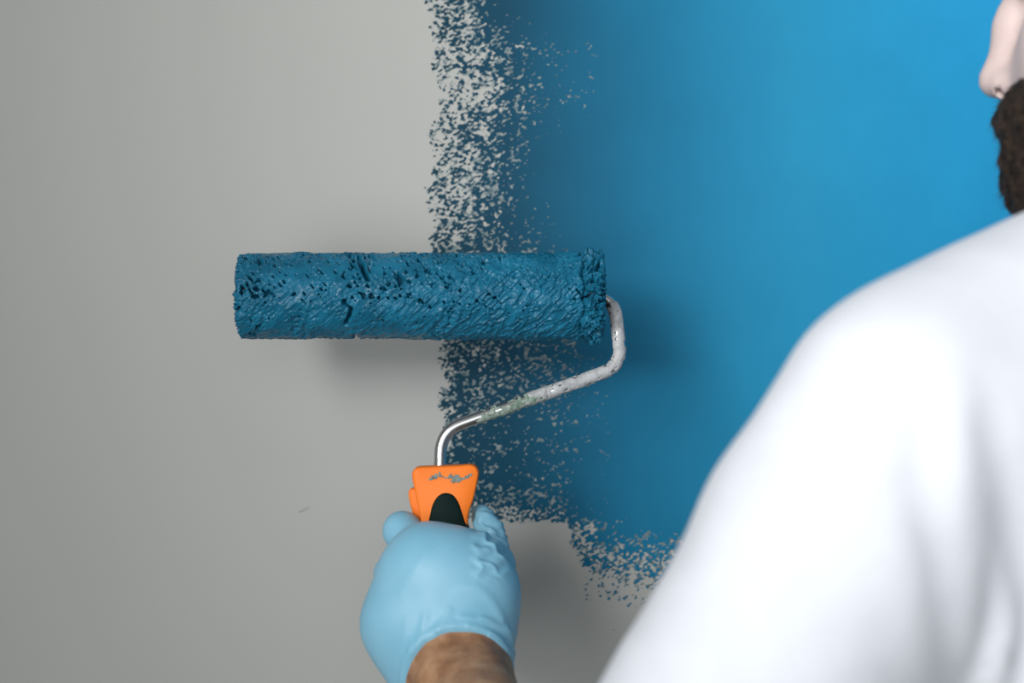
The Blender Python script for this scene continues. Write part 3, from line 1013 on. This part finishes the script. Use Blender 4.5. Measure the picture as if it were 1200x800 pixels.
# eyes
for sg in (1, -1):
    fe = Field(*[np.arange(c_ - 0.016, c_ + 0.016, 0.0012) for c_ in hp(0.0640, sg * 0.032, -0.001)])
    fe.ell(hp(0.0640, sg * 0.032, -0.001), (0.0118,) * 3, 0.001)
    v, f = fe.mesh(); eye = obj('eye', v, f, M['eye'], person)
    fe = Field(*[np.arange(c_ - 0.010, c_ + 0.010, 0.0009) for c_ in hp(0.078, sg * 0.032, -0.001)])
    fe.ell(hp(0.0730, sg * 0.032, -0.001), (0.0046, 0.0056, 0.0056), 0.001, basis=np.array([FD, LD, UP]))
    v, f = fe.mesh()
    me_o = obj('iris', v, f, M['iris'], person)
    me_o.parent = eye
    fe = Field(*[np.arange(c_ - 0.034, c_ + 0.034, 0.0018) for c_ in hp(0.080, sg * 0.032, 0.020)])
    fe.cap(hp(0.0925, sg * 0.014, 0.0195), hp(0.0835, sg * 0.036, 0.0245), 0.0048, 0.0042, 0.002)
    fe.cap(hp(0.0835, sg * 0.036, 0.0245), hp(0.0700, sg * 0.050, 0.0185), 0.0042, 0.0026, 0.002)
    v, f = fe.mesh()
    v = v + vnormals(v, f) * ((noise3(v * 500) - 0.5) * 0.0016)[:, None]
    obj('eyebrow', v, f, M['hair'], person)

# hair and beard
fh = Field(np.arange(0.22, 0.56, 0.0032), np.arange(0.62, 0.94, 0.0032), np.arange(1.56, 1.84, 0.0032))
hb = np.array([FD, LD, UP])
fh.ell(hp(-0.018, 0, 0.036), (0.103, 0.082, 0.092), 0.01, basis=hb)
fh.ell(hp(-0.045, 0, -0.01), (0.072, 0.074, 0.085), 0.02, basis=hb)
fh.ell(hp(0.085, 0, -0.015), (0.080, 0.085, 0.075), 0.015, 'sub', basis=hb)
fh.ell(hp(0.02, 0, -0.10), (0.09, 0.085, 0.075), 0.015, 'sub', basis=hb)
V2, F2 = fh.mesh()
V2 = rel(V2, F2, 2)
N2 = vnormals(V2, F2)
V2 += N2 * ((noise3(V2 * np.array([260, 260, 90])) - 0.5) * 0.008)[:, None]
hair = obj('hair', V2, F2, M['hair'], person)

fb_ = Field(np.arange(0.22, 0.50, 0.0024), np.arange(0.66, 0.92, 0.0024), np.arange(1.50, 1.70, 0.0024))
fb_.ell(hp(0.038, 0, -0.064), (0.062, 0.067, 0.060), 0.012, basis=hb)
fb_.ell(hp(0.056, 0, -0.095), (0.043, 0.046, 0.040), 0.016, basis=hb)
fb_.cap(hp(0.097, 0.004, -0.0590), hp(0.078, 0.032, -0.066), 0.0095, 0.011, 0.006)     # moustache
fb_.cap(hp(0.097, -0.004, -0.0590), hp(0.078, -0.032, -0.066), 0.0095, 0.011, 0.006)
for sg in (1, -1):
    fb_.cap(hp(0.02, sg * 0.066, -0.055), hp(-0.005, sg * 0.068, -0.020), 0.014, 0.009, 0.012)
fb_.ell(hp(0.088, 0, -0.018), (0.050, 0.085, 0.029), 0.008, 'sub', basis=hb)            # bare cheeks
fb_.ell(hp(0.100, 0, -0.071), (0.012, 0.020, 0.0055), 0.004, 'sub', basis=hb)           # mouth
V2, F2 = fb_.mesh()
V2 = rel(V2, F2, 2)
N2 = vnormals(V2, F2)
V2 += N2 * ((noise3(V2 * np.array([300, 300, 120])) - 0.5) * 0.004)[:, None]
beard = obj('beard', V2, F2, M['hair'], person, label='dark full beard and moustache')
# beard strands
rg = np.random.RandomState(5)
ci = rg.randint(0, len(V2), 9000)
nd = N2[ci]
dv = nd * 0.7 + np.array([0, 0, -0.9]) + (rg.rand(len(ci), 3) - 0.5) * 0.8
dv /= np.linalg.norm(dv, axis=1)[:, None]
sd = np.cross(dv, nd); sd /= np.maximum(np.linalg.norm(sd, axis=1), 1e-6)[:, None]
L_ = 0.003 + 0.004 * rg.rand(len(ci))
b0_ = V2[ci] - nd * 0.001
Vh = np.stack([b0_ - sd * 0.00022, b0_ + sd * 0.00022, b0_ + nd * 0.0005, b0_ + dv * L_[:, None]], 1).reshape(-1, 3)
q0 = np.arange(len(ci))[:, None] * 4
Fh = np.concatenate([q0 + np.array([[0, 1, 3]]), q0 + np.array([[1, 2, 3]]), q0 + np.array([[2, 0, 3]])])
obj('beard_hair', Vh, Fh, M['hair'], person, smooth=False, kind='stuff').parent = beard

# ---- glove
G = Field(np.arange(-0.105, 0.025, 0.0011), np.arange(0.835, 0.995, 0.0011), np.arange(1.245, 1.405, 0.0011))
hand_parts(G, 0.0016)
cutn = np.array([0.10, -0.93, -0.35]); cutn /= np.linalg.norm(cutn)
CP = px(543, 800, 0.866)
G.cut(CP, cutn)
V, Fc = G.mesh()
V = rel(V, Fc, 2, 0.5)
N = vnormals(V, Fc)
# position of each vertex as an angle seen from the cuff, for the wrinkles
pxx = V[:, 0] / V[:, 1] * FPX + 600; pyy = -(V[:, 2] - CAMZ) / V[:, 1] * FPX + 400
dc = (CP - V) @ cutn                                   # distance behind the cuff
d = np.zeros(len(V))
rim_r = np.linalg.norm((V - CP) - ((V - CP) @ cutn)[:, None] * cutn, axis=1)
d += 0.0013 * np.exp(-(dc / 0.0022) ** 2)              # rolled rim
d += 0.0009 * np.exp(-((dc - 0.011 - 0.002 * np.sin(pxx / 14)) / 0.0022) ** 2) * sstep(520, 560, pxx)
# creases running from the cuff into the palm
for (x0, y0, x1, y1, a_, w_) in ((478, 800, 484, 742, .0009, 4.5), (484, 790, 500, 712, .0008, 5.0), (503, 752, 530, 712, .0008, 5.0),
                                 (470, 770, 478, 720, .0005, 5.0), (535, 722, 590, 728, .0012, 4.0), (560, 722, 606, 745, .0014, 4.0),
                                 (545, 732, 600, 752, .0012, 3.5), (465, 700, 505, 640, .0005, 8), (570, 742, 606, 770, .0010, 3.5)):
    ab = np.array([x1 - x0, y1 - y0], float)
    q_ = np.stack([pxx - x0, pyy - y0], -1)
    h = np.clip(q_ @ ab / (ab @ ab), 0, 1)
    a_ = a_ * np.sqrt(np.clip(4 * h * (1 - h), 0, 1))
    dd = np.linalg.norm(q_ - h[:, None] * ab, axis=1)
    d += a_ * np.exp(-(dd / w_) ** 2) * (V[:, 1] < 0.91)
# wrinkled thumb
tw = np.exp(-(((pxx - 575) / 24) ** 2)) * (1 - sstep(650, 690, pyy)) * sstep(595, 603, pyy) * sstep(548, 560, pxx)
d += tw * 0.0028 * (1 - np.abs(2 * noise3(np.stack([pxx / 16 + pyy / 30, pyy / 7.0 - pxx / 14, V[:, 1] * 60], -1)) - 1)) ** 2
d += tw * 0.0008 * np.sin((pyy + 0.5 * pxx) / 3.2)
d += 0.0010 * (noise3(V * 45) - 0.5)
V = V + N * d[:, None]
obj('glove', V, Fc, M['glove'], person, label='thin light blue rubber glove')

# ---- t-shirt
TS = Field(np.arange(-0.06, 0.74, 0.0052), np.arange(0.48, 1.04, 0.0052), np.arange(0.86, 1.64, 0.0052))
S0 = px(1062, 488, 0.63); S1 = px(800, 955, 0.61); SM = px(972, 648, 0.625)
TS.cap(S0, SM, 0.0565, 0.0590, 0.01)
TS.cap(SM, S1, 0.0590, 0.0580, 0.01)
TS.cap(px(1113, 478, 0.650), px(1275, 412, 0.690), 0.0625, 0.0660, 0.015)
TS.cap(px(1275, 402, 0.690), NB - UP * 0.025, 0.0640, 0.078, 0.03)
TS.cap(RS + np.array([0.0, 0, 0.0]), NB - UP * 0.035, 0.060, 0.074, 0.03)
RSL = RS + (RE - RS) * 0.72
TS.cap(RS, RSL, 0.060, 0.056, 0.015)
TS.ell(tp(0, 0, 1.31), (0.125, 0.180, 0.24), 0.04, basis=bas)
TS.ell(tp(0, 0, 1.12), (0.118, 0.165, 0.22), 0.05, basis=bas)
TS.ell(tp(0, 0, 0.95), (0.125, 0.175, 0.18), 0.05, basis=bas)
# back of the shoulder, filling the picture's lower right corner
TS.ell(px(1180, 640, 0.655), (0.085, 0.055, 0.12), 0.05)
P = TS._grid((slice(None),) * 3)
TS.F = np.maximum(TS.F, 0.90 - P[..., 2])                                  # hem
ad = (S1 - SM) / np.linalg.norm(S1 - SM)
near = np.linalg.norm(P - S1, axis=-1) < 0.13
TS.F = np.where(near, np.maximum(TS.F, (P - (S1 - ad * 0.012)) @ ad), TS.F)
ad2 = (RSL - RS) / np.linalg.norm(RSL - RS)
near = np.linalg.norm(P - RSL, axis=-1) < 0.12
TS.F = np.where(near & (P[..., 0] > 0.545), np.maximum(TS.F, (P - RSL) @ ad2), TS.F)
# neck opening
nk = (HC - UP * 0.10 - NB); nk /= np.linalg.norm(nk)
nd_ = (P - (NB + UP * 0.045)) @ (nk * 0.7 + np.array([0.1, -0.1, 0.7]))
near = np.linalg.norm(P - (NB + UP * 0.05), axis=-1) < 0.13
TS.F = np.where(near, np.maximum(TS.F, nd_), TS.F)
V, Fc = TS.mesh()
V = rel(V, Fc, 3, 0.5)
N = vnormals(V, Fc)
pxx = V[:, 0] / V[:, 1] * FPX + 600; pyy = -(V[:, 2] - CAMZ) / V[:, 1] * FPX + 400
d = 0.004 * (noise3(V * np.array([9, 9, 5])) - 0.5) + 0.003 * (noise3(V * 24) - 0.5)
for (pts, a_, w_) in (([(1078, 400), (1088, 500), (1082, 560), (1100, 650), (1122, 800), (1135, 900)], -.0050, 20),
                      ([(1045, 560), (1062, 660), (1090, 820)], .003, 20),
                      ([(1115, 420), (1130, 600), (1140, 760)], .005, 24),
                      ([(1148, 415), (1168, 500), (1190, 600), (1215, 700)], -.0055, 20),
                      ([(1158, 650), (1162, 700), (1155, 760), (1138, 830)], -.0060, 11),
                      ([(1180, 660), (1185, 720), (1165, 800)], .006, 10),
                      ([(1205, 700), (1195, 790), (1180, 860)], -.006, 12),
                      ([(1060, 830), (1090, 780), (1120, 830)], -.004, 18),
                      ([(742, 700), (735, 735), (705, 800)], .0016, 12), ([(765, 690), (758, 722), (752, 735)], -.0022, 8)):
    best = np.full(len(V), 1e9)
    for (x0, y0), (x1, y1) in zip(pts[:-1], pts[1:]):
        ab = np.array([x1 - x0, y1 - y0], float)
        q_ = np.stack([pxx - x0, pyy - y0], -1)
        h = np.clip(q_ @ ab / (ab @ ab), 0, 1)
        best = np.minimum(best, np.linalg.norm(q_ - h[:, None] * ab, axis=1))
    d += 0.48 * a_ * np.exp(-(best / (w_ * 1.5)) ** 2) * (N[:, 1] < 0.3) * sstep(pts[0][1] - 25, pts[0][1] + 110, pyy)
V = V + N * d[:, None]
obj('t_shirt', V, Fc, M['shirt'], person, label='plain white cotton t-shirt')

# ---- trousers and shoes (below the picture)
TR = Field(np.arange(0.20, 0.72, 0.008), np.arange(0.50, 1.03, 0.008), np.arange(0.04, 1.02, 0.010))
TR.ell(tp(0, 0, 0.93), (0.112, 0.165, 0.12), 0.04, basis=bas)
for sg in (1, -1):
    hip = tp(0, sg * 0.09, 0.90); kn = tp(0.02, sg * 0.11, 0.49); an_ = tp(-0.01, sg * 0.12, 0.09)
    TR.cap(hip, kn, 0.095, 0.072, 0.03); TR.cap(kn, an_, 0.072, 0.062, 0.02)
P = TR._grid((slice(None),) * 3)
TR.F = np.maximum(TR.F, np.maximum(0.085 - P[..., 2], P[..., 2] - 0.99))
V, Fc = TR.mesh(); V = rel(V, Fc, 2)
V += vnormals(V, Fc) * ((noise3(V * 18) - 0.5) * 0.012)[:, None]
obj('trousers', V, Fc, M['trousers'], person)
for sg in (1, -1):
    an_ = tp(-0.01, sg * 0.12, 0.09)
    SHF = Field(np.arange(an_[0] - 0.24, an_[0] + 0.15, 0.006), np.arange(an_[1] - 0.15, an_[1] + 0.26, 0.006), np.arange(-0.03, 0.15, 0.006))
    SHF.cap(an_ - TD * 0.025 - UP * 0.045, an_ + TD * 0.155 - UP * 0.050, 0.046, 0.042, 0.02)
    SHF.cap(an_ - UP * 0.03, an_ + UP * 0.02, 0.048, 0.046, 0.02)
    P = SHF._grid((slice(None),) * 3)
    SHF.F = np.maximum(SHF.F, -P[..., 2])
    V, Fc = SHF.mesh()
    obj('shoe', V, Fc, M['shoe'], person)
